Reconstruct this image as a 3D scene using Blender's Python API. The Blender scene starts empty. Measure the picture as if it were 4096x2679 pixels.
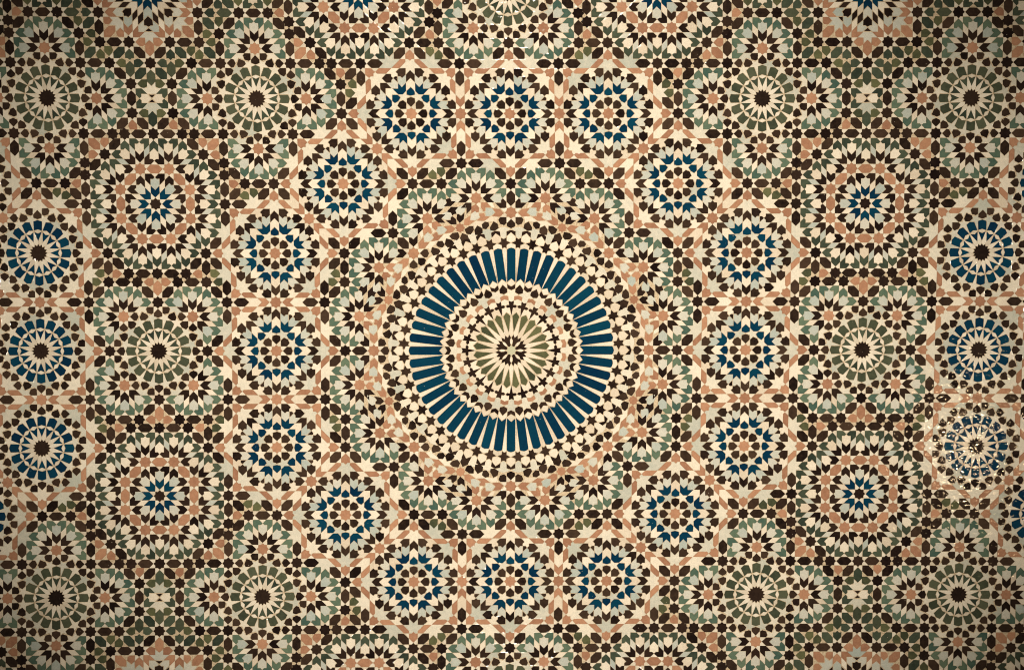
import bpy, math, random
random.seed(11)
scene = bpy.context.scene

# ---------------------------------------------------------------- camera, world, lamps, exposure
PXM = 0.00075                 # metres of wall for one pixel of the photograph
ZC = 1.60                     # height of the picture centre above the floor
CAM_D = 3.5
cam_data = bpy.data.cameras.new('camera'); cam = bpy.data.objects.new('camera', cam_data)
scene.collection.objects.link(cam)
cam.location = (0, -CAM_D, ZC); cam.rotation_euler = (math.radians(90), 0, 0)
cam_data.sensor_width = 36.0; cam_data.lens = 36.0*CAM_D/(4096*PXM)
cam_data.clip_start = 0.05; cam_data.clip_end = 100
scene.camera = cam
scene.render.resolution_x = 1024; scene.render.resolution_y = 669

world = bpy.data.worlds.new('World'); scene.world = world; world.use_nodes = True
bgn = world.node_tree.nodes['Background']
bgn.inputs['Color'].default_value = (1.0, 0.80, 0.55, 1); bgn.inputs['Strength'].default_value = 0.06

def spot(name, loc, target, power, size, blend, radius, color):
    d = bpy.data.lights.new(name, 'SPOT'); d.energy = power; d.spot_size = math.radians(size); d.spot_blend = blend
    d.shadow_soft_size = radius; d.color = color
    o = bpy.data.objects.new(name, d); scene.collection.objects.link(o); o.location = loc
    import mathutils
    v = mathutils.Vector(target)-mathutils.Vector(loc)
    o.rotation_euler = v.to_track_quat('-Z', 'Y').to_euler()
    return o
WARM = (1.0, 0.92, 0.80)
spot('lamp_left', (-4.3, -3.0, ZC+0.4), (-0.05, 0, ZC), 580, 41, 1.0, 0.10, WARM)
spot('lamp_right', (4.3, -3.0, ZC+0.4), (0.05, 0, ZC), 580, 41, 1.0, 0.10, WARM)
spot('lamp_above', (0.0, -3.2, ZC+2.75), (0.0, 0, ZC+0.02), 390, 47, 1.0, 0.12, WARM)
spot('lamp_below', (0.0, -3.2, ZC-3.0), (0.0, 0, ZC-0.05), 278, 46, 1.0, 0.12, WARM)
# bare bulb whose mirror image sits in the glaze at the right
bulb = bpy.data.lights.new('bulb', 'POINT'); bulb.energy = 15; bulb.shadow_soft_size = 0.05; bulb.color = (1.0, 0.70, 0.38)
bo = bpy.data.objects.new('bulb', bulb); scene.collection.objects.link(bo); bo.location = (2*1.36, -CAM_D, ZC-2*0.33)

vs = scene.view_settings
vs.view_transform = 'Standard'; vs.look = 'None'; vs.exposure = 0.0; vs.gamma = 1.0; vs.use_curve_mapping = False
scene.render.engine = 'CYCLES'
scene.cycles.filter_width = 1.0
# ---------------------------------------------------------------- the pattern

S2 = math.sqrt(2.0)
K = 3*S2-1            # star to star along a hexagon
R = 2.5+S2            # apothem of a flower octagon
RR = 2+2.5*S2         # radius of the ring of stars round a rosette
NN = 3-S2             # depth of an arrow notch
X0 = 3*RR*(1+S2)      # mirror line of the whole wall
O0 = (2*RR*(1+S2), 0.0); O1 = (2*RR*(1+S2), 2*RR)
GC = (X0, 0.0); FC = (X0, 3*RR)
TILES = []            # (kind, colour, polygon, owner)
CUR = {'owner': None, 'mode': 'all', 'buf': None}

def rot(p, a):
    c, s = math.cos(math.radians(a)), math.sin(math.radians(a))
    return (p[0]*c-p[1]*s, p[0]*s+p[1]*c)
def mv(poly, o, a=0.0):
    return [(o[0]+q[0], o[1]+q[1]) for q in (rot(p, a) for p in poly)]
def pol(r, a): return rot((r, 0), a)
def refl(p, ang):
    c, s = math.cos(math.radians(2*ang)), math.sin(math.radians(2*ang))
    return (p[0]*c+p[1]*s, p[0]*s-p[1]*c)
def emit(kind, col, poly, tag=''):
    CUR['buf'].append((kind, col, poly, CUR['owner'], tag, CUR['mode']))
def sym(half):        # polygon symmetric about x, given its upper half from left to right
    return list(half)+[(x, -y) for x, y in reversed(half) if abs(y) > 1e-9]

T7 = S2/2
STAR = [pol(T7 if i % 2 == 0 else math.hypot(.5, .5*(S2-1)), 22.5*i) for i in range(16)]
ARROW = [(T7, 0), (T7+.5, .5), (NN+.5, .5), (NN, 0), (NN+.5, -.5), (T7+.5, -.5)]
ARROW_CL = [(T7, 0), (T7+.5, .5), (NN+.5, .5), (NN, 0), (NN+.207, -.207), (NN+.207, -.5), (T7+.5, -.5)]
ARROW_CR = [(x, -y) for x, y in reversed(ARROW_CL)]
HEXA = [(T7, 0), (T7+.5, .5), (K-T7-.5, .5), (K-T7, 0), (K-T7-.5, -.5), (T7+.5, -.5)]
SHIELD = sym([(NN, 0), (NN+.5, .5), (2.793, .5), (2.793, .207), (3.0, 0)])
KITE = sym([(T7, 0), (1.207, .49), (1.58, .47), (1.78, 0)])
KITEO = sym([(T7, 0), (1.207, .5), (1.50, .44), (1.73, 0)])
OLIVE = [(T7, 0), (1.13, .42), (1.45, .5), (1.85, .3), (1.85, -.5), (1.207, -.5)]
OLIVM = [(x, -y) for x, y in reversed(OLIVE)]
BULLET = sym([(T7, 0), (1.207, .5), (1.793, .5), (1.793, .207), (2.0, 0)])
SLIVER = [(T7, 0), (1.207, .5), (.5, .5), (.5, .207)]
RHOMB = [(1.207, .5), (2.086, .5), (2.707, 1.1213), (1.828, 1.1213)]
XTRI = [(3.0, 0), (3.414, .414), (3.414, -.414)]
BIGSTAR = [pol(T7 if i % 2 == 0 else 1.3066, 22.5*i) for i in range(16)]

def star(p, col, sl=True, sc=1.0):
    emit('star_tile', col, mv([(x*sc, y*sc) for x, y in STAR], p))
    if sl:
        for i in range(8):
            emit('joint_tile', 'white', mv(SLIVER, p, 45*i))
            # mirrored half is the same tile
def hexa(p, d, col): emit('hexagon_tile', col, mv(HEXA, p, d))
def arrow(p, d, col): emit('arrow_tile', col, mv(ARROW, p, d))

def flower(c, dirs, ca, cs, cc, hexcol=None, rh=None, rhcol='cream', arrows=True, ccl=None, ccr=None, dist=math.hypot(R, K/2)):
    for d in dirs:
        if arrows: arrow(c, d, ca)
        emit('shield_tile', cs, mv(SHIELD, c, d))
        for sgn in (1, -1):
            v = (c[0]+rot((R, sgn*K/2), d)[0], c[1]+rot((R, sgn*K/2), d)[1])
            col = (ccl if sgn > 0 else ccr) or cc
            if col != 'skip':
                emit('notched_tile', col, mv(ARROW_CR if sgn > 0 else ARROW_CL, v, d+180+45*sgn))
            if sgn > 0 and hexcol: hexa(v, d+270, hexcol)
        emit('triangle_tile', 'white', mv(XTRI, c, d))
    for a in (rh or []):
        emit('lozenge_tile', rhcol, mv(RHOMB, c, a-22.5))

# ---- rosette with sixteen petals (inside of the ring of eight stars)
def sixteen(c, petal, tri, tag=''):
    def e(k, col, poly): emit(k, col, mv(poly, c), tag)
    e('centre_tile', 'black', [pol(1.04 if i % 2 == 0 else .80, 11.25*i) for i in range(32)])
    x = pol(2.5, 11.25)
    for i in range(16):
        a = 22.5*i
        def r(poly): return [rot(p, a) for p in poly]
        e('petal_tile', petal, r(sym([(2.66, 0), (x[0]+.04, x[1]-.02), (3.55, .49), (3.73, 0)])))
        e('diamond_tile', 'white', r(sym([(2.21, 0), (x[0]-.01, x[1]-.05), (2.66, 0)])))
        e('dart_tile', tri, r(sym([(1.31, 0), (2.40, .44), (2.21, 0)])))
        e('spike_tile', 'white', r([pol(2.48, 11.25), pol(1.32, 22.5), pol(1.05, 22.5), pol(.82, 11.25), pol(1.05, 0), pol(1.32, 0)]))
        e('kite_tile', 'brown', r(sym([(3.78, 0), (3.95, .48), (4.33, .48), (4.83, 0)])))
        st = [pol(2.53, 11.25), (3.54, .5), (3.755, 0), (3.95, .49), (4.33, .5), pol(4.13, 11.25)]
        m = [rot(refl(p, 0), 22.5) for p in st]
        e('spiked_star_tile', 'pale', r(st+[m[4], m[3], m[2], m[1]]))
    for d in range(0, 360, 45):
        s = pol(RR, d)
        for sg in (1, -1):
            e('kite_tile', 'brown', mv(KITEO, s, d+180+45*sg))
        w = [(4.86, .0)]
        q = [(RR-.5, .5+T7), (RR-.5, 2.086)]
        b0 = rot((4.87, 0), 22.5)
        kk = mv([(1.53, .45)], (RR, 0), 135)[0]
        kk = mv([(1.53, -.46)], (RR, 0), 135)[0]
        pts = [b0, mv([(1.74, 0)], (RR, 0), 135)[0], kk, (RR-.5, 1.207), (RR-.5, 2.086)]
        m = [refl(p, 22.5) for p in pts]
        e('wing_tile', 'pale', [rot(p, d) for p in pts+[m[3], m[2], m[1]]])

# ---- outside of a blue rosette: white stars, salmon straps, black stars
def blue_outside(c, shared, axisblack='black', outer=True):
    def e(k, col, poly): emit(k, col, mv(poly, c))
    for d in range(0, 360, 45):
        A = (2*R, 0.0)
        if d in shared:
            s = mv([pol(RR, d)], c)[0]
            star(s, 'orange')
            for sg in (90, -90):
                arrow(s, d+sg, 'salmon')
                emit('strap_tile', 'cream', mv([(NN, 0), (2.086, .5), (3.5, .5), (3.0, 0), (3.5, -.5), (2.086, -.5)], s, d+sg))
            continue
        w = [(-T7, 0), (-1.207, .5), (-.5, .5), (-.5, 1.207), (.207, .5), (.5, .5), (.5, .207), (.293, 0)]
        e('big_star_tile', 'pale', [rot(p, d) for p in mv(w+[(x, -y) for x, y in reversed(w[1:-1])], (RR, 0))])
        star(mv([pol(2*R, d)], c)[0], 'black')
        e('bullet_tile', 'salmon', [rot(p, d) for p in mv(BULLET, A, 180)])
        for sg in (1, -1):
            tri = [rot(p, -45) for p in ((3.5, 5.0355), (4.328, 5.0355), (3.914, 4.62))]
            e('triangle_tile', 'white', [rot((x, y*sg), d) for x, y in tri])
    for d in range(0, 360, 45):
        d2 = (d+45) % 360
        st = [(5.0355, 1.207), (5.0355, 2.086), (6.0355, 1.086), (6.0355, .5), (5.742, .5)]
        V = pol(math.hypot(RR, RR-K), 22.5)
        if d not in shared:
            e('strap_tile', 'salmon', [rot(p, d) for p in st])
            hexa(mv([pol(2*R, d)], c)[0], d+135, 'brown')
        if d2 not in shared:
            e('strap_tile', 'salmon', [rot(refl(p, 22.5), d) for p in st])
            hexa(mv([pol(2*R, d2)], c)[0], d2-135, 'brown')
        if d not in shared and d2 not in shared:
            v = [(0, .707), (.5, 1.207), (.5, .5), (1.207, .5), (.707, 0), (1.207, -.5), (.5, -.5), (.5, -1.207), (-.5, -.207), (-.5, 1.207)]
            e('big_star_tile', 'pale', [rot(p, d) for p in mv(v, (RR, RR-K))])

def blue_inside(c, shared):
    def e(k, col, poly): emit(k, col, mv(poly, c), 'b8')
    star_c = mv([(0, 0)], c)[0]
    emit('star_tile', 'orange', mv(STAR, c), 'b8')
    for d in range(0, 360, 45):
        def r(poly): return [rot(p, d) for p in poly]
        for i in (0,): emit('joint_tile', 'white', mv(SLIVER, c, d), 'b8')
        e('kite_tile', 'brown', r(sym([(T7+.02, 0), (1.207, .49), (1.70, .46), (1.86, 0)])))
        e('blue_kite_tile', 'blue', r(sym([(1.97, 0), (2.09, .46), (2.5, .48), (2.96, 0)])))
        e('strap_tile', 'cream', r([(2.5, .5), (3.45, .5), (3.95, 0), (3.45, -.5), (2.5, -.5), (2.98, 0)]))
        e('arrow_tile', 'brown', mv(ARROW, pol(RR, d), d+180))
        for sg in (1, -1):
            e('bullet_tile', 'brown', mv(BULLET, pol(RR, d), d+180+45*sg))
        h = [(1.207, .5), (1.70, .48), (1.915, 0), (2.09, .48), (2.5, .5)]
        m = [refl(p, 22.5) for p in h]
        e('spiked_star_tile', 'pale', r(h+[(2.121, .8787)]+m[::-1][:-1]))
        ch = [(2.121, .8787), (2.5, .5), (3.45, .5), (2.975, .975), (3.414, 1.414)]
        m = [refl(p, 22.5) for p in ch[1:-1]]
        e('crown_tile', 'blue', r(ch+m[::-1]))
        sh = [(2.975, .975), (3.414, 1.414), (4.12, 1.414), (4.12, 1.15), (3.95, .95), (4.328, .5), (3.45, .5)]
        e('shield_tile', 'grey', r(sh)); e('shield_tile', 'grey', r([refl(p, 22.5) for p in sh]))
        e('triangle_tile', 'brown', r([(3.45, 1.43), (4.13, 1.43), (4.13, 1.707), refl((4.13, 1.43), 22.5)]))
        z = [(4.14, 1.715), (4.13, 1.414), (4.414, 1.414), (4.621, 1.621), (5.0355, 1.207), (5.0355, 2.086)]
        m = [refl(p, 22.5) for p in z[1:-1]]
        e('wing_tile', 'cream', r(z+m[::-1]))

def g2w(p): return (X0+p[0], p[1])
def build_octant():
    CUR['buf'] = out = []
    CUR['mode'] = 'all'
    # blue rosettes
    for c, sh in ((O0, (90, 270)), (O1, (270, 135))):
        CUR['owner'] = ('blue', c)
        blue_inside(c, sh)
        CUR['owner'] = None
        blue_outside(c, sh)
    # green sixteen-petalled rosette
    CUR['owner'] = ('green', GC)
    sixteen(GC, 'olive', 'darkgreen')
    CUR['owner'] = None
    for d in (0, 90, 180, 270): star(mv([pol(RR, d)], GC)[0], 'black')
    for i, d in enumerate((45, 135, 225, 315)):
        c = mv([pol(RR, d)], GC)[0]
        star(c, 'orange2')
        flower(c, [d+x for x in (-90, -45, 0, 45, 90)], 'black', 'grey', 'sage', 'brown',
               [d+x for x in (-67.5, -22.5, 22.5, 67.5)], 'cream')
        for v in range(-112, 113, 45):
            pass
    for sx in (1, -1):
        for sy in (1, -1):
            C1 = g2w((sx*RR, sy*2*R)); C2 = g2w((sx*(RR-K), sy*2*R))
            star(C1, 'black'); star(C2, 'black')
            hexa(C1, 90*sy, 'brown')
            if sx < 0:
                emit('olive_tile', 'olive2', mv(OLIVE if sy > 0 else OLIVM, C1, 180))
                emit('olive_tile', 'olive2', mv(OLIVE if sy < 0 else OLIVM, g2w((-2*R, sy*(RR+K))), 0))
            D1 = g2w((sx*K, sy*(RR+K)))
            a = 180 if sx < 0 else 0
            emit('olive_tile', 'orange', mv(OLIVE if sx*sy > 0 else OLIVM, D1, a))
            CUR['mode'] = 'axis'
            emit('olive_tile', 'orange', mv(OLIVE if sx*sy > 0 else OLIVM, C2, 180-a))
            CUR['mode'] = 'diag'
            emit('olive_tile', 'orange', mv(OLIVE if sx*sy < 0 else OLIVM, g2w((0, sy*(RR+K))), -90*sy+45*sx*sy))
            CUR['mode'] = 'all'
    for sy in (1, -1):
        hexa(g2w((0, sy*RR)), 90*sy, 'orange')
    # blue-hearted star flower
    CUR['owner'] = ('flower', FC)
    star(FC, 'black')
    A8 = list(range(0, 360, 45))
    flower(FC, A8, 'blue', 'grey', 'black', 'orange', [a+22.5 for a in A8], 'cream')
    for a in A8:
        o = mv([rot((R, K/2), a)], FC)[0]
        star(o, 'orange')
        flower(o, [a, a+45], 'black', 'cream', 'darkgreen', 'brown', [a-22.5, a+22.5, a+67.5], 'grey')
        p = mv([pol(2*R, a)], FC)[0]
        star(p, 'black')
        flower(p, [a+180], 'darkgreen', 'cream', 'black')
    CUR['owner'] = None
    for a in A8:
        if a == 180: continue
        star(mv([rot((2*R, K), a)], FC)[0], 'black')
    # ring of small flowers round the medallion
    E1 = (O0[0]-RR-R, R); E0 = (O0[0]-2*R-K, 0.0)
    SS = (E1[0]+K/2, E1[1]+R)
    star(E0, 'orange'); star(SS, 'black')
    CUR['owner'] = ('small', E1)
    star(E1, 'orange')
    flower(E1, [0, 45, 315], 'black', 'grey', 'sage', None, [22.5, -22.5, 67.5, -67.5, 112.5, 157.5], 'cream')
    flower(E1, [90], 'black', 'grey', 'sage', None, ccl='skip')
    flower(E1, [270], 'black', 'grey', 'sage', None, ccr='black')
    CUR['owner'] = None
    hexa(SS, 315, 'brown'); hexa(E0, 0, 'brown')
    emit('olive_tile', 'olive2', mv(OLIVM, SS, 0))
    for sg in (0, 1, -1):
        emit('kite_tile', 'brown', mv(KITE, E0, 180+45*sg))
    # pieces fitted between the small flowers and the medallion (measured)
    ax = (0.0046903, 0.0002431, 12.77145); ay = (-0.0001571, -0.0047473, 8.97669)
    def t(*pp): return [(ax[0]*x+ax[1]*y+ax[2], ay[0]*x+ay[1]*y+ay[2]) for x, y in pp]
    def i1(*pp): return t(*[(x-778.4, y+598.8) for x, y in pp])
    CUR['owner'] = ('small', E1)
    emit('arrow_tile', 'orange', i1((1290, 1108), (1205, 1005), (1235, 820), (1320, 905), (1425, 825), (1402, 1015)))
    emit('shield_tile', 'grey', i1((1320, 895), (1235, 795), (1245, 668), (1315, 668), (1345, 636), (1362, 668), (1445, 672), (1430, 820)))
    emit('notched_tile', 'orange', t((366, 1055), (445, 1150), (490, 1118), (537, 1122), (532, 1180), (554, 1235), (468, 1262), (447, 1378), (346, 1245)))
    emit('notched_tile', 'orange', t((802, 1152), (675, 1155), (575, 1220), (590, 1260), (662, 1262), (660, 1400), (800, 1290)))
    emit('notched_tile', 'orange', t((770, 1035), (718, 927), (540, 922), (602, 1020), (565, 1050), (568, 1108), (680, 1113)))
    emit('shield_tile', 'grey', t((393, 906), (532, 922), (602, 1020), (562, 1050), (562, 1108), (480, 1116), (445, 1145), (372, 1022)))
    emit('big_arrow_tile', 'orange', t((275, 752), (410, 762), (508, 912), (388, 908), (368, 1030), (258, 870)))
    emit('notched_tile', 'black', t((328, 660), (430, 578), (552, 585), (548, 640), (510, 680), (583, 773), (415, 757)))
    emit('shield_tile', 'grey', t((510, 680), (552, 640), (552, 578), (637, 543), (722, 600), (752, 690), (742, 803), (598, 772)))
    arrow(E1, 135, 'black')
    emit('triangle_tile', 'white', t((545, 1120), (680, 1115), (560, 1215)))
    emit('lozenge_tile', 'cream', t((420, 770), (610, 805), (698, 925), (520, 912)))
    emit('lozenge_tile', 'cream', t((800, 1298), (790, 1420), (655, 1490), (665, 1405)))
    CUR['owner'] = None
    def onaxis(pp):          # fold onto the 22.5 degree mirror
        return [((p[0]+q[0])/2, (p[1]+q[1])/2) for p, q in pp]
    ax8 = t((725, 420), (590, 320), (580, 435), (510, 465), (545, 505), (545, 570), (640, 540), (730, 610))
    pr = [0, 7, 6, 5, 4, 3, 2, 1]
    rf = [refl(p, 22.5) for p in ax8]
    emit('notched_tile', 'black', [((ax8[i][0]+rf[pr[i]][0])/2, (ax8[i][1]+rf[pr[i]][1])/2) for i in range(8)])
    bx = t((735, 255), (825, 325), (912, 290), (918, 345), (955, 385), (920, 428), (870, 430), (870, 558), (738, 430))
    rf = [refl(p, 22.5) for p in bx]
    bs = []
    for p in bx:
        z = min(rf, key=lambda w: (w[0]-p[0])**2+(w[1]-p[1])**2); bs.append(((p[0]+z[0])/2, (p[1]+z[1])/2))
    emit('notched_tile', 'black', bs)
    q = t((210, 650))[0]; q = ((q[0]+refl(q, 22.5)[0])/2, (q[1]+refl(q, 22.5)[1])/2)
    emit('star_tile', 'orange', mv([(x*.82, y*.82) for x, y in STAR], q, 0))
    for poly in (((665, 90), (750, 45), (885, 100), (835, 228), (740, 278), (658, 195)),):
        pp = i1(*poly); rf = [refl(p, 22.5) for p in pp]; pr = [2, 1, 0, 5, 4, 3]
        cx = sum(p[0] for p in pp+rf)/12; cy = sum(p[1] for p in pp+rf)/12
        c = (cx, cy)
        emit('kite_tile', 'brown', mv(sym([(-.56, .0), (-.42, .48), (.08, .50), (.56, 0)]), c, 22.5))
    emit('kite_tile', 'brown', i1((950, 172), (1028, 285), (1022, 388), (920, 402), (812, 335), (838, 230)))
    emit('kite_tile', 'brown', i1((798, 428), (922, 412), (1028, 480), (955, 608), (845, 622), (788, 530)))
    emit('kite_tile', 'brown', i1((1050, 582), (1112, 660), (1092, 752), (1010, 768), (922, 700), (942, 608)))
    emit('kite_tile', 'brown', i1((885, 795), (962, 778), (1108, 860), (1042, 967), (930, 998), (868, 895)))
    w1 = i1((1040, 300), (1142, 440), (1128, 640), (1228, 800), (1205, 990), (1130, 945), (1060, 965), (1110, 860), (1095, 768), (1115, 660), (1050, 585), (960, 610), (1030, 480), (925, 410), (1022, 390))
    emit('band_tile', 'cream', w1)
    return out

# ---- central medallion, polar coordinates in photograph pixels
def medallion():
    CUR['buf'] = out = []; CUR['mode'] = 'once'; CUR['owner'] = ('medallion', (0, 0))
    q = 1/34.35
    def P(lst, a): return [pol(r*q, an+a) for r, an in lst]
    def sy(h): return list(h)+[(r, -a) for r, a in reversed(h) if abs(a) > 1e-9]
    emit('centre_tile', 'celadon', [pol((20.5 if i % 2 == 0 else 15.5)*q, 22.5*i) for i in range(16)])
    for j in range(8):
        a = 45*j
        emit('lens_tile', 'white', P(sy([(21, 0), (30, 8.5), (40, 7), (50, 0)]), a))
        emit('claw_tile', 'black', P(sy([(15.8, 0), (21, 17), (30, 13.3), (40, 15), (50, 22), (63.8, 15), (51.5, 7.5), (63.8, 0)])[:-1]
             if False else [(15.8, 0), (21, 17.5), (30, 13.5), (40, 15), (50, 22), (64, 15), (51.5, 7.5), (64, 0), (51.5, -7.5), (64, -15), (50, -22), (40, -15), (30, -13.5), (21, -17.5)], a+22.5))
    for j in range(24):
        a = 15*j
        emit('spike_tile', 'cream', P(sy([(51.8, 0), (64, 7.4), (71, 7.4), (137.5, 0)]), a))
        emit('petal_tile', 'olive2', P(sy([(72, 0), (136.5, 6.1), (150.5, 0)]), a+7.5))
        emit('cross_tile', 'black', P(sy([(138, 0), (168.5, 2.2), (167.5, 5.4), (174.5, 7.4), (180, 5.2), (179.5, 2.8), (195.5, 3.1), (191, 0)]), a))
        emit('wing_tile', 'cream', P([(151, 0), (137.5, 7.4), (168.5, 5.2), (167.5, 2.0), (174.5, 0), (167.5, -2.0), (168.5, -5.2), (137.5, -7.4)], a+7.5))
        emit('shield_tile', 'cream', P(sy([(175.2, 0), (180, 2.2), (180, 4.6), (196.5, 4.5), (201.8, 0)]), a+7.5))
        emit('chevron_tile', 'orange', P(sy([(202, 0), (197, 4.5), (212.5, 4.3), (217.3, 0)]), a+7.5))
        emit('spiked_star_tile', 'pale', P([(191, 0), (196, 3), (213, 3.1), (219.5, 7.4), (227.5, 3.7), (242, 3.7), (235, 0), (242, -3.7), (227.5, -3.7), (219.5, -7.4), (213, -3.1), (196, -3)], a))
        emit('kite_tile', 'brown', P(sy([(221.5, 0), (228, 3.8), (242, 3.8), (260, 0)]), a+7.5))
        emit('chevron_tile', 'black', P(sy([(235.3, 0), (243, 3.6), (261.5, 3.6), (251, 0)]), a))
        emit('diamond_tile', 'white', P(sy([(251, 0), (264.5, 3.6), (280.5, 0)]), a))
        emit('wing_tile', 'cream', P([(260.3, 0), (243, 3.9), (263.5, 3.75), (280.5, 0), (263.5, -3.75), (243, -3.9)], a+7.5))
    for j in range(48):
        a = 7.5*j; b = a+3.75
        emit('bar_tile', 'blue', P(sy([(281.5, 0), (266.5, 3.6), (395, 2.48), (399.5, 1.5), (402, 0)]), a))
        emit('wedge_tile', 'cream', P(sy([(265.5, 0), (268, .12), (397.5, 1.2), (403.5, 0)]), b))
        emit('cap_tile', 'white', P(sy([(402.3, 0), (399.5, 1.6), (397.5, 2.4), (413, 2.35), (420.5, 0)]), a))
        emit('small_star_tile', 'brown', P([(403.8, 0), (399.5, 1.25), (413, 1.42), (421, 3.55), (427.5, 1.5), (442.5, 1.45), (436.5, 0), (442.5, -1.45), (427.5, -1.5), (421, -3.55), (413, -1.42), (399.5, -1.25)], b))
        emit('shield_tile', 'cream', P(sy([(422, 0), (429.5, 2.2), (445, 2.25), (461.2, 0)]), a))
        emit('chevron_tile', 'black', P(sy([(461.5, 0), (445.5, 2.3), (466, 2.2), (471.3, 0)]), a))
        emit('spiked_star_tile', 'pale', P([(437, 0), (445.5, 1.45), (466, 1.6), (474, 3.65), (481, 1.7), (484, 0), (481, -1.7), (474, -3.65), (466, -1.6), (445.5, -1.45)], b))
    return out

# ---- corner where four octagons of the pattern meet (measured on the wall)
def corner():
    CUR['buf'] = out = []; CUR['mode'] = 'corner'; CUR['owner'] = None
    f = lambda x, y: (FC[0]+x, FC[1]+y)
    c1, c2, c3, c4, vv = f(0, RR*2+2*2.293), f(2.2929, 17.95), f(RR, 17.95), f(RR, 21.193), f(4.5858, 15.657)
    c1 = f(0, 15.657)
    bb = f(2.2929, 13.3639); cc = f(2.2929, 10.1213)
    for s in (c1, c2, c3, c4, vv, bb, cc): star(s, 'black')
    hexa(c1, 45, 'brown'); hexa(c2, 0, 'brown'); hexa(c3, 90, 'brown'); hexa(c1, 90, 'orange2')
    hexa(c1, 270, 'olive'); hexa(c1, 315, 'darkgreen'); hexa(c2, 315, 'darkgreen'); hexa(c3, 135, 'orange2')
    hexa(f(0, 2*R), 90, 'darkgreen'); hexa(f(0, 2*R), 45, 'brown'); hexa(bb, 270, 'brown'); hexa(cc, 315, 'brown')
    hexa(bb, 45, 'brown'); hexa(c3, 315, 'darkgreen'); hexa(bb, 90, 'olive')
    emit('olive_tile', 'darkgreen', mv(OLIVE, c1, 0)); emit('bullet_tile', 'darkgreen', mv(BULLET, c2, 270))
    emit('olive_tile', 'olive2', mv(OLIVM, vv, 180)); emit('olive_tile', 'olive2', mv(OLIVE, vv, 90))
    emit('olive_tile', 'olive2', mv(OLIVE, c3, 270)); emit('olive_tile', 'olive2', mv(OLIVM, c3, 0))
    arrow(c2, 90, 'orange2'); arrow(c2, 135, 'orange2')
    emit('olive_tile', 'orange2', mv(OLIVE, c2, 180))
    emit('olive_tile', 'olive2', mv(OLIVE, bb, 180)); emit('olive_tile', 'olive2', mv(OLIVM, cc, 180))
    emit('olive_tile', 'orange', mv(OLIVE, cc, 270))
    emit('notched_tile', 'darkgreen', mv(ARROW_CR, bb, 225)); emit('notched_tile', 'darkgreen', mv(ARROW_CL, cc, 135))
    my = 11.7426
    emit('shield_tile', 'cream', [f(x, my+y) for x, y in sym([(0.03, 0), (.5, .5), (1.172, .5), (1.172, .207), (1.38, 0)])])
    emit('triangle_tile', 'black', [f(x, my+y) for x, y in ((0, .06), (.38, .44), (-.38, .44))])
    emit('triangle_tile', 'black', [f(x, my-y) for x, y in ((0, .06), (.38, .44), (-.38, .44))])
    for s in (1, -1):
        emit('big_star_tile', 'pale', [f(x, my+s*y) for x, y in ((0, 1.38), (.5, 1.88), (.5, 1.18), (1.2, 1.18), (.5, .5), (-.5, .5), (-1.2, 1.18), (-.5, 1.18), (-.5, 1.88))])
    ax = (0.0053348, 0.0001080, 39.07997); ay = (-0.0001454, -0.0052919, 39.27124)
    def t(*pp): return [(ax[0]*x+ax[1]*y+ax[2], ay[0]*x+ay[1]*y+ay[2]) for x, y in pp]
    def dg(*pp):        # symmetric about the diagonal
        h = t(*pp); m = [(2*X0-y, 2*X0-x) for x, y in h]
        o = []
        for p in h:
            q = min(m, key=lambda z: (z[0]-p[0])**2+(z[1]-p[1])**2)
            o.append(((p[0]+q[0])/2, (p[1]+q[1])/2))
        return o
    def mid(poly):      # symmetric about the vertical mirror: first half given from bottom to top on the right
        h = t(*poly); h[0] = (X0, h[0][1]); h[-1] = (X0, h[-1][1])
        return h+[(2*X0-x, y) for x, y in reversed(h[1:-1])]
    emit('shield_tile', 'grey', t((515, 500), (603, 568), (688, 485), (690, 345), (635, 345), (600, 380), (517, 310)))
    emit('bullet_tile', 'black', dg((525, 180), (660, 180), (715, 245), (690, 280), (690, 335), (635, 340), (600, 375), (525, 300)))
    emit('triangle_tile', 'black', dg((695, 350), (805, 345), (700, 455)))
    emit('big_star_tile', 'grey', dg((700, 460), (820, 350), (985, 345), (915, 420), (1000, 512), (870, 520), (865, 640), (770, 575), (700, 650)))
    emit('olive_tile', 'orange2', t((770, 580), (860, 660), (850, 735), (810, 768), (693, 772), (693, 650)))
    emit('big_star_tile', 'grey', mid(((175, 850), (255, 900), (262, 795), (390, 790), (265, 675), (182, 675))))
    emit('wing_tile', 'grey', t((192, 588), (222, 548), (274, 548), (276, 432), (392, 540), (392, 668), (275, 672)))
    emit('bullet_tile', 'black', mid(((190, 575), (222, 545), (272, 540), (272, 430), (190, 345))))
    emit('triangle_tile', 'black', mid(((190, 665), (258, 662), (190, 592))))
    emit('shield_tile', 'grey', mid(((190, 335), (277, 422), (277, 228), (190, 152))))
    emit('lozenge_tile', 'cream', t((277, 70), (396, 165), (396, 345), (279, 232)))
    emit('lozenge_tile', 'black', t((282, 245), (394, 355), (394, 525), (282, 428)))
    emit('lozenge_tile', 'cream', t((398, 362), (512, 470), (512, 660), (398, 545)))
    emit('lozenge_tile', 'black', t((399, 190), (512, 300), (512, 455), (399, 345)))
    emit('wing_tile', 'cream', dg((400, 50), (535, 50), (650, 165), (520, 175), (515, 290), (400, 180)))
    F2 = (X0, X0)
    for d in range(0, 360, 45): arrow(F2, d, 'blue')
    star(F2, 'black')
    return out

def inside(poly, x, y):
    c = False; n = len(poly)
    for i in range(n):
        (xi, yi), (xj, yj) = poly[i], poly[i-1]
        if (yi > y) != (yj > y) and x < (xj-xi)*(y-yi)/(yj-yi)+xi: c = not c
    return c

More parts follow.
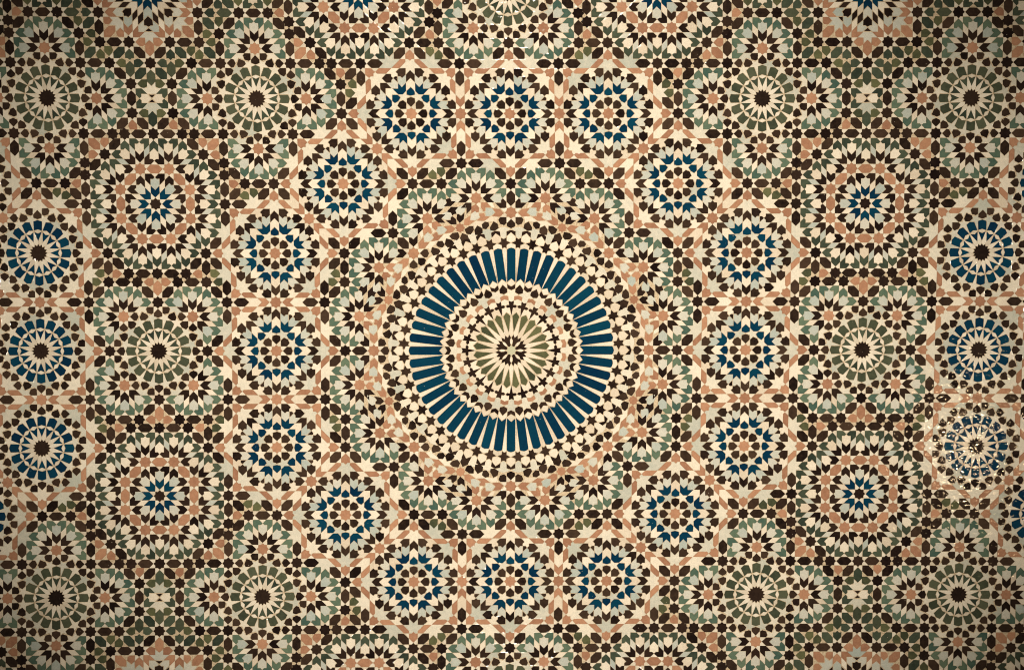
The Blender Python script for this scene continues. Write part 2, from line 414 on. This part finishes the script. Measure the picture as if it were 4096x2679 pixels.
def build_all(xmax, ymax):
    res = []; seen = {}
    def add(kind, col, poly, owner, tag):
        cx = sum(p[0] for p in poly)/len(poly); cy = sum(p[1] for p in poly)/len(poly)
        if abs(cx) > xmax or abs(cy) > ymax: return
        key = (round(cx/.3), round(cy/.3))
        for i in (-1, 0, 1):
            for j in (-1, 0, 1):
                for (x, y, k2) in seen.get((key[0]+i, key[1]+j), ()):
                    if (x-cx)**2+(y-cy)**2 < .16**2 and (k2 == kind or (x-cx)**2+(y-cy)**2 < .05**2): return
        seen.setdefault(key, []).append((cx, cy, kind))
        res.append((kind, col, poly, owner, tag))
    def copies(poly, owner, mats):
        for m in mats:
            f = lambda p: (m[0]*p[0]+m[1]*p[1], m[2]*p[0]+m[3]*p[1])
            yield [f(p) for p in poly], (owner[0], f(owner[1])) if owner else None
    D = []
    for j in range(8):
        c, s = math.cos(math.pi/4*j), math.sin(math.pi/4*j)
        D.append((j, (c, -s, s, c))); D.append((j, (c, s, s, -c)))
    base = []
    for kind, col, poly, owner, tag, mode in medallion():
        base.append((kind, col, poly, owner, tag))
    for kind, col, poly, owner, tag, mode in build_octant():
        ms = [m for j, m in D if mode == 'all' or (mode == 'axis') == (j % 2 == 0)]
        for p, o in copies(poly, owner, ms):
            if abs(sum(q[0] for q in p)/len(p)) > X0+.3 or abs(sum(q[1] for q in p)/len(p)) > X0+.3: continue
            base.append((kind, col, p, o, tag))
    cor = []
    fl = lambda p: (2*X0-p[0], p[1])
    for kind, col, poly, owner, tag, mode in corner():
        for pp in (poly, [fl(p) for p in poly]):
            for p, o in copies(pp, None, [m for j, m in D if j % 2 == 0]): cor.append((kind, col, p, None, tag))
    base += cor
    # the next repeats left, right, above and below (mirror images); their blue rosettes have sixteen petals
    CUR['buf'] = ex = []; CUR['mode'] = 'once'
    for sx in (1, -1):
        for j in range(8):
            for o in (O0, O1):
                c = rot(o, 45*j); c = (sx*2*X0-c[0], c[1])
                if abs(c[0]) < xmax+6 and abs(c[1]) < ymax+6:
                    CUR['owner'] = ('blue16', c)
                    sixteen(c, 'blue', 'blue', 'b16')
    for t in base: add(*t)
    for t in ex: add(*t[:5])
    for sx in (0, 1, -1):
        for syy in (0, 1, -1):
            if not (sx or syy): continue
            for kind, col, poly, owner, tag in base:
                if sx and tag == 'b8': continue
                f = lambda p: (sx*2*X0-p[0] if sx else p[0], syy*2*X0-p[1] if syy else p[1])
                x, y = f(poly[0])
                if abs(x) > xmax+3 or abs(y) > ymax+3: continue
                add(kind, col, [f(p) for p in poly], (owner[0], f(owner[1])) if owner else None, tag)
    # drop slivers that a bigger tile already covers
    grid = {}
    for i, tl in enumerate(res):
        if tl[0] == 'joint_tile': continue
        xs = [p[0] for p in tl[2]]; ys = [p[1] for p in tl[2]]
        for gx in range(int(min(xs)//2), int(max(xs)//2)+1):
            for gy in range(int(min(ys)//2), int(max(ys)//2)+1): grid.setdefault((gx, gy), []).append(i)
    out = []
    for i, tl in enumerate(res):
        if tl[0] in ('joint_tile', 'triangle_tile', 'lozenge_tile'):
            n = len(tl[2]); cx = sum(p[0] for p in tl[2])/n; cy = sum(p[1] for p in tl[2])/n
            bad = False
            for px, py in [(cx, cy)]+[(cx+.8*(p[0]-cx), cy+.8*(p[1]-cy)) for p in tl[2]]:
                for k in grid.get((int(px//2), int(py//2)), ()):
                    if k != i and inside(res[k][2], px, py): bad = True; break
                if bad: break
            if bad: continue
        out.append(tl)
    return out
# ---------------------------------------------------------------- from the drawing to the wall
WX = [2045.3, 1.59, -11.74, -6.04, 1403.9, 23.84, 11.54, -3.62, 3.79, -0.25]
WY = [1401.4, -1396.07, -26.73, -4.46, -3.19, 3.72, -1.55, 0.12, -3.77, 0.7]
def to_px(p):
    x, y = p[0]/40, p[1]/40
    k = 0; u = v = 0.0
    for i in range(4):
        for j in range(4-i):
            b = x**i*y**j; u += WX[k]*b; v += WY[k]*b; k += 1
    return u, v
def to_wall(p):
    u, v = to_px(p)
    return ((u-2048)*PXM, ZC-(v-1339.5)*PXM)

def inset(poly, d):
    n = len(poly)
    area = sum(poly[i-1][0]*poly[i][1]-poly[i][0]*poly[i-1][1] for i in range(n))
    s = 1 if area > 0 else -1
    out = []
    for i in range(n):
        p0, p1, p2 = poly[i-1], poly[i], poly[(i+1) % n]
        a = (p1[0]-p0[0], p1[1]-p0[1]); b = (p2[0]-p1[0], p2[1]-p1[1])
        la = math.hypot(*a) or 1e-9; lb = math.hypot(*b) or 1e-9
        na = (-a[1]/la*s, a[0]/la*s); nb = (-b[1]/lb*s, b[0]/lb*s)
        m = (na[0]+nb[0], na[1]+nb[1]); dot = 1+na[0]*nb[0]+na[1]*nb[1]
        k = min(d/max(dot, .12), 3.2*d, .35*min(la, lb))
        out.append((p1[0]+m[0]*k, p1[1]+m[1]*k))
    return out

# ---------------------------------------------------------------- materials
def glaze(name, ca, cb, rough=.2, mott=.25, chips=True, waves=1.0):
    m = bpy.data.materials.new(name); m.use_nodes = True
    nt = m.node_tree; N = nt.nodes; L = nt.links
    bs = N['Principled BSDF']
    at = N.new('ShaderNodeAttribute'); at.attribute_name = 'tint'
    sp = N.new('ShaderNodeSeparateColor'); L.new(at.outputs['Color'], sp.inputs[0])
    geo = N.new('ShaderNodeNewGeometry')
    n1 = N.new('ShaderNodeTexNoise'); n1.inputs['Scale'].default_value = 70; n1.inputs['Detail'].default_value = 4; n1.inputs['Roughness'].default_value = .65
    L.new(geo.outputs['Position'], n1.inputs['Vector'])
    # shade of the firing: per tile, plus mottling inside the tile
    mr = N.new('ShaderNodeMapRange'); mr.inputs[1].default_value = .3; mr.inputs[2].default_value = .7
    mr.inputs[3].default_value = -mott; mr.inputs[4].default_value = mott
    L.new(n1.outputs['Fac'], mr.inputs[0])
    ad = N.new('ShaderNodeMath'); ad.operation = 'ADD'; ad.use_clamp = True
    L.new(sp.outputs[0], ad.inputs[0]); L.new(mr.outputs[0], ad.inputs[1])
    mx = N.new('ShaderNodeMix'); mx.data_type = 'RGBA'
    mx.inputs[6].default_value = ca+(1,); mx.inputs[7].default_value = cb+(1,)
    L.new(ad.outputs[0], mx.inputs[0])
    # fine grain of the worn glaze
    n2 = N.new('ShaderNodeTexNoise'); n2.inputs['Scale'].default_value = 900; n2.inputs['Detail'].default_value = 2
    L.new(geo.outputs['Position'], n2.inputs['Vector'])
    m2 = N.new('ShaderNodeMapRange'); m2.inputs[1].default_value = .3; m2.inputs[2].default_value = .7
    m2.inputs[3].default_value = .80; m2.inputs[4].default_value = 1.16
    L.new(n2.outputs['Fac'], m2.inputs[0])
    mu = N.new('ShaderNodeMix'); mu.data_type = 'RGBA'; mu.blend_type = 'MULTIPLY'; mu.inputs[0].default_value = 1
    L.new(mx.outputs[2], mu.inputs[6]); L.new(m2.outputs[0], mu.inputs[7])
    col = mu.outputs[2]
    if chips:      # pinholes where the body shows
        vo = N.new('ShaderNodeTexVoronoi'); vo.inputs['Scale'].default_value = 95
        L.new(geo.outputs['Position'], vo.inputs['Vector'])
        s2 = N.new('ShaderNodeSeparateColor'); L.new(vo.outputs['Color'], s2.inputs[0])
        th = N.new('ShaderNodeMath'); th.operation = 'MULTIPLY'; th.inputs[1].default_value = .085
        pw = N.new('ShaderNodeMath'); pw.operation = 'POWER'; pw.inputs[1].default_value = 9
        L.new(s2.outputs[0], pw.inputs[0]); L.new(pw.outputs[0], th.inputs[0])
        lt = N.new('ShaderNodeMath'); lt.operation = 'LESS_THAN'
        L.new(vo.outputs['Distance'], lt.inputs[0]); L.new(th.outputs[0], lt.inputs[1])
        mc = N.new('ShaderNodeMix'); mc.data_type = 'RGBA'; mc.inputs[7].default_value = (.62, .52, .40, 1)
        L.new(lt.outputs[0], mc.inputs[0]); L.new(col, mc.inputs[6]); col = mc.outputs[2]
    L.new(col, bs.inputs['Base Color'])
    bs.inputs['Roughness'].default_value = rough
    rr = N.new('ShaderNodeMapRange'); rr.inputs[3].default_value = rough*.75; rr.inputs[4].default_value = rough*1.35
    L.new(sp.outputs[1], rr.inputs[0]); L.new(rr.outputs[0], bs.inputs['Roughness'])
    # hand-dipped glaze is wavy
    n3 = N.new('ShaderNodeTexNoise'); n3.inputs['Scale'].default_value = 1; n3.inputs['Detail'].default_value = .5
    n3.inputs['Distortion'].default_value = .6
    mp = N.new('ShaderNodeMapping'); mp.inputs['Scale'].default_value = (58, 70, 100); mp.inputs['Rotation'].default_value = (0, .3, 0)
    L.new(geo.outputs['Position'], mp.inputs['Vector']); L.new(mp.outputs['Vector'], n3.inputs['Vector'])
    bp = N.new('ShaderNodeBump'); bp.inputs['Strength'].default_value = 1.0; bp.inputs['Distance'].default_value = .00088*waves
    L.new(n3.outputs['Fac'], bp.inputs['Height']); L.new(bp.outputs['Normal'], bs.inputs['Normal'])
    return m
MAT = {
 'white': glaze('white_glaze', (.66, .56, .42), (.84, .75, .60), .09, .25, False),
 'cream': glaze('cream_glaze', (.70, .58, .43), (.86, .76, .60), .09, .2, False),
 'pale': glaze('pale_glaze', (.50, .50, .41), (.84, .74, .58), .09, .2, False),
 'grey': glaze('grey_glaze', (.44, .48, .42), (.66, .62, .51), .09, .2, False),
 'celadon': glaze('celadon_glaze', (.48, .47, .30), (.58, .55, .38), .25, .2),
 'black': glaze('black_brown_glaze', (.010, .0052, .0046), (.042, .024, .016), .04, .22),
 'brown': glaze('brown_glaze', (.011, .006, .005), (.068, .040, .025), .04, .22),
 'blue': glaze('blue_glaze', (.001, .022, .056), (.002, .050, .088), .04, .22),
 'orange': glaze('orange_glaze', (.34, .165, .095), (.52, .270, .155), .12, .3),
 'olive': glaze('green_petal_glaze', (.045, .055, .034), (.105, .115, .068), .045, .25),
 'olive2': glaze('olive_glaze', (.050, .058, .032), (.145, .145, .066), .045, .25),
 'darkgreen': glaze('dark_green_glaze', (.030, .042, .030), (.085, .105, .066), .045, .25),
 'sage': glaze('sage_glaze', (.058, .108, .084), (.145, .195, .125), .045, .25),
}
MAT['orange2'] = MAT['salmon'] = MAT['orange']
def mortar():
    m = bpy.data.materials.new('mortar'); m.use_nodes = True
    nt = m.node_tree; N = nt.nodes; L = nt.links; bs = N['Principled BSDF']
    geo = N.new('ShaderNodeNewGeometry')
    n = N.new('ShaderNodeTexNoise'); n.inputs['Scale'].default_value = 260; n.inputs['Detail'].default_value = 5
    L.new(geo.outputs['Position'], n.inputs['Vector'])
    r = N.new('ShaderNodeValToRGB'); r.color_ramp.elements[0].position = .3; r.color_ramp.elements[1].position = .7
    r.color_ramp.elements[0].color = (.42, .30, .17, 1); r.color_ramp.elements[1].color = (.74, .60, .41, 1)
    L.new(n.outputs['Fac'], r.inputs[0]); L.new(r.outputs[0], bs.inputs['Base Color'])
    bs.inputs['Roughness'].default_value = .85
    b = N.new('ShaderNodeBump'); b.inputs['Strength'].default_value = .4; b.inputs['Distance'].default_value = .001
    L.new(n.outputs['Fac'], b.inputs['Height']); L.new(b.outputs['Normal'], bs.inputs['Normal'])
    return m
MORTAR = mortar()

# ---------------------------------------------------------------- objects
COL = scene.collection
def link(name, mesh, parent=None):
    o = bpy.data.objects.new(name, mesh); COL.objects.link(o)
    if parent is not None: o.parent = parent
    return o
def mesh_from(name, verts, faces, mats, midx=None, tints=None):
    me = bpy.data.meshes.new(name); me.from_pydata(verts, [], faces)
    for m in mats: me.materials.append(m)
    if midx: me.polygons.foreach_set('material_index', midx)
    if tints:
        ca = me.color_attributes.new('tint', 'FLOAT_COLOR', 'POINT')
        ca.data.foreach_set('color', tints)
    me.update()
    return me

A_M = 35.1*PXM
HW, BOT, TOP = 1.80, 0.15, 2.98
WT = 0.12
wall = link('tile_mosaic', mesh_from('tile_mosaic',
    [(-HW, 0, BOT), (HW, 0, BOT), (HW, 0, TOP), (-HW, 0, TOP), (-HW, WT, BOT), (HW, WT, BOT), (HW, WT, TOP), (-HW, WT, TOP)],
    [(0, 1, 2, 3), (5, 4, 7, 6), (4, 0, 3, 7), (1, 5, 6, 2), (3, 2, 6, 7), (4, 5, 1, 0)], [MORTAR]))
wall['label'] = 'wall mosaic of cut glazed tiles with a large blue-rayed medallion at its centre'
wall['category'] = 'mosaic'

tiles = build_all(64, 42.5)
PALE = {'white', 'cream', 'pale', 'grey', 'celadon'}
def tile_geo(kind, col, poly):
    pale = col in PALE
    d = .018 if pale else .022
    if kind in ('cross_tile', 'wedge_tile', 'dart_tile', 'spike_tile', 'claw_tile', 'spiked_star_tile'): d *= .75
    q = inset(poly, d)
    j = .014
    q = [(x+random.uniform(-j, j), y+random.uniform(-j, j)) for x, y in q]
    c = .022
    t = inset(q, c)
    h = (.00072 if pale else .00092)+random.uniform(-.00012, .00012)
    cx = sum(p[0] for p in q)/len(q); cy = sum(p[1] for p in q)/len(q)
    tx, ty = random.gauss(0, .0045), random.gauss(0, .0045)     # each tile sits a little askew
    V = []; n = len(q)
    for ring, hh in ((q, -.0015), (q, None), (t, None)):
        for p in ring:
            x, z = to_wall(p)
            if hh is None:
                k = h+((p[0]-cx)*tx+(p[1]-cy)*ty)*A_M - (.00009 if ring is q else 0)
            else: k = hh
            V.append((x, -k, z))
    area = sum(poly[i-1][0]*poly[i][1]-poly[i][0]*poly[i-1][1] for i in range(len(poly)))
    F = [tuple(range(2*n, 3*n))]
    for i in range(n):
        k = (i+1) % n
        F.append((i, k, n+k, n+i)); F.append((n+i, n+k, 2*n+k, 2*n+i))
    if area < 0: F = [tuple(reversed(f)) for f in F]
    a = random.betavariate(1.6, 1.9) if not pale else random.choice((random.uniform(.55, 1), random.uniform(.55, 1), random.uniform(0, .5)))
    tint = (a, random.random(), random.random(), 1.0)
    return V, F, tint, abs(area)/2

# which tiles stand alone: of every kind the 300 that show largest
info = []
for i, (kind, col, poly, owner, tag) in enumerate(tiles):
    c = (sum(p[0] for p in poly)/len(poly), sum(p[1] for p in poly)/len(poly))
    u, v = to_px(c)
    vis = 0 < u < 4096 and 0 < v < 2679
    ar = abs(sum(poly[k-1][0]*poly[k][1]-poly[k][0]*poly[k-1][1] for k in range(len(poly))))/2
    info.append((vis, ar, math.hypot(u-2048, v-1340)))
alone = set(); bykind = {}
for i, t in enumerate(tiles): bykind.setdefault(t[0], []).append(i)
for kind, ids in bykind.items():
    ids = [i for i in ids if info[i][0]]
    ids.sort(key=lambda i: (-round(info[i][1]*10), info[i][2]))
    alone.update(ids[:300])

ROS = {'medallion': ('central_medallion', 13.7, 'great round medallion with rays of blue bars at the centre of the wall'),
       'blue': ('ringed_rosette', 4.1, None), 'green': ('green_rosette', 4.75, None),
       'blue16': ('blue_petal_rosette', 4.75, None), 'flower': ('star_flower', 3.2, None), 'small': ('small_flower', 1.5, None)}
parts = {}
def owner_part(ow):
    key = (ow[0], round(ow[1][0], 1)+0.0, round(ow[1][1], 1)+0.0)
    if key in parts: return parts[key]
    name, rad, lab = ROS[ow[0]]
    V = []; n = 40
    for ring in range(2):
        for k in range(n):
            x, z = to_wall((ow[1][0]+rad*math.cos(2*math.pi*k/n), ow[1][1]+rad*math.sin(2*math.pi*k/n)))
            V.append((x, -.00018 if ring else .002, z))
    F = [tuple(range(n, 2*n))]+[(k, (k+1) % n, n+(k+1) % n, n+k) for k in range(n)]
    o = link(name, mesh_from(name, V, F, [MORTAR]), wall)      # the mortar bed the rosette is set in
    if lab: o['label'] = lab
    parts[key] = o
    return o

rest = {}
for i, (kind, col, poly, owner, tag) in enumerate(tiles):
    V, F, tint, ar = tile_geo(kind, col, poly)
    if i in alone:
        me = mesh_from(kind, V, F, [MAT[col]], None, list(tint)*len(V))
        link(kind, me, owner_part(owner) if owner else wall)
    else:
        rest.setdefault(kind, []).append((V, F, tint, col))
for kind, lst in rest.items():
    V = []; F = []; tn = []; mi = []; mats = []
    for v, f, t, col in lst:
        b = len(V); V += v; F += [tuple(k+b for k in q) for q in f]; tn += list(t)*len(v)
        m = MAT[col]
        if m not in mats: mats.append(m)
        mi += [mats.index(m)]*len(f)
    o = link(kind+'s', mesh_from(kind+'s', V, F, mats, mi, tn), wall)
    o['kind'] = 'stuff'
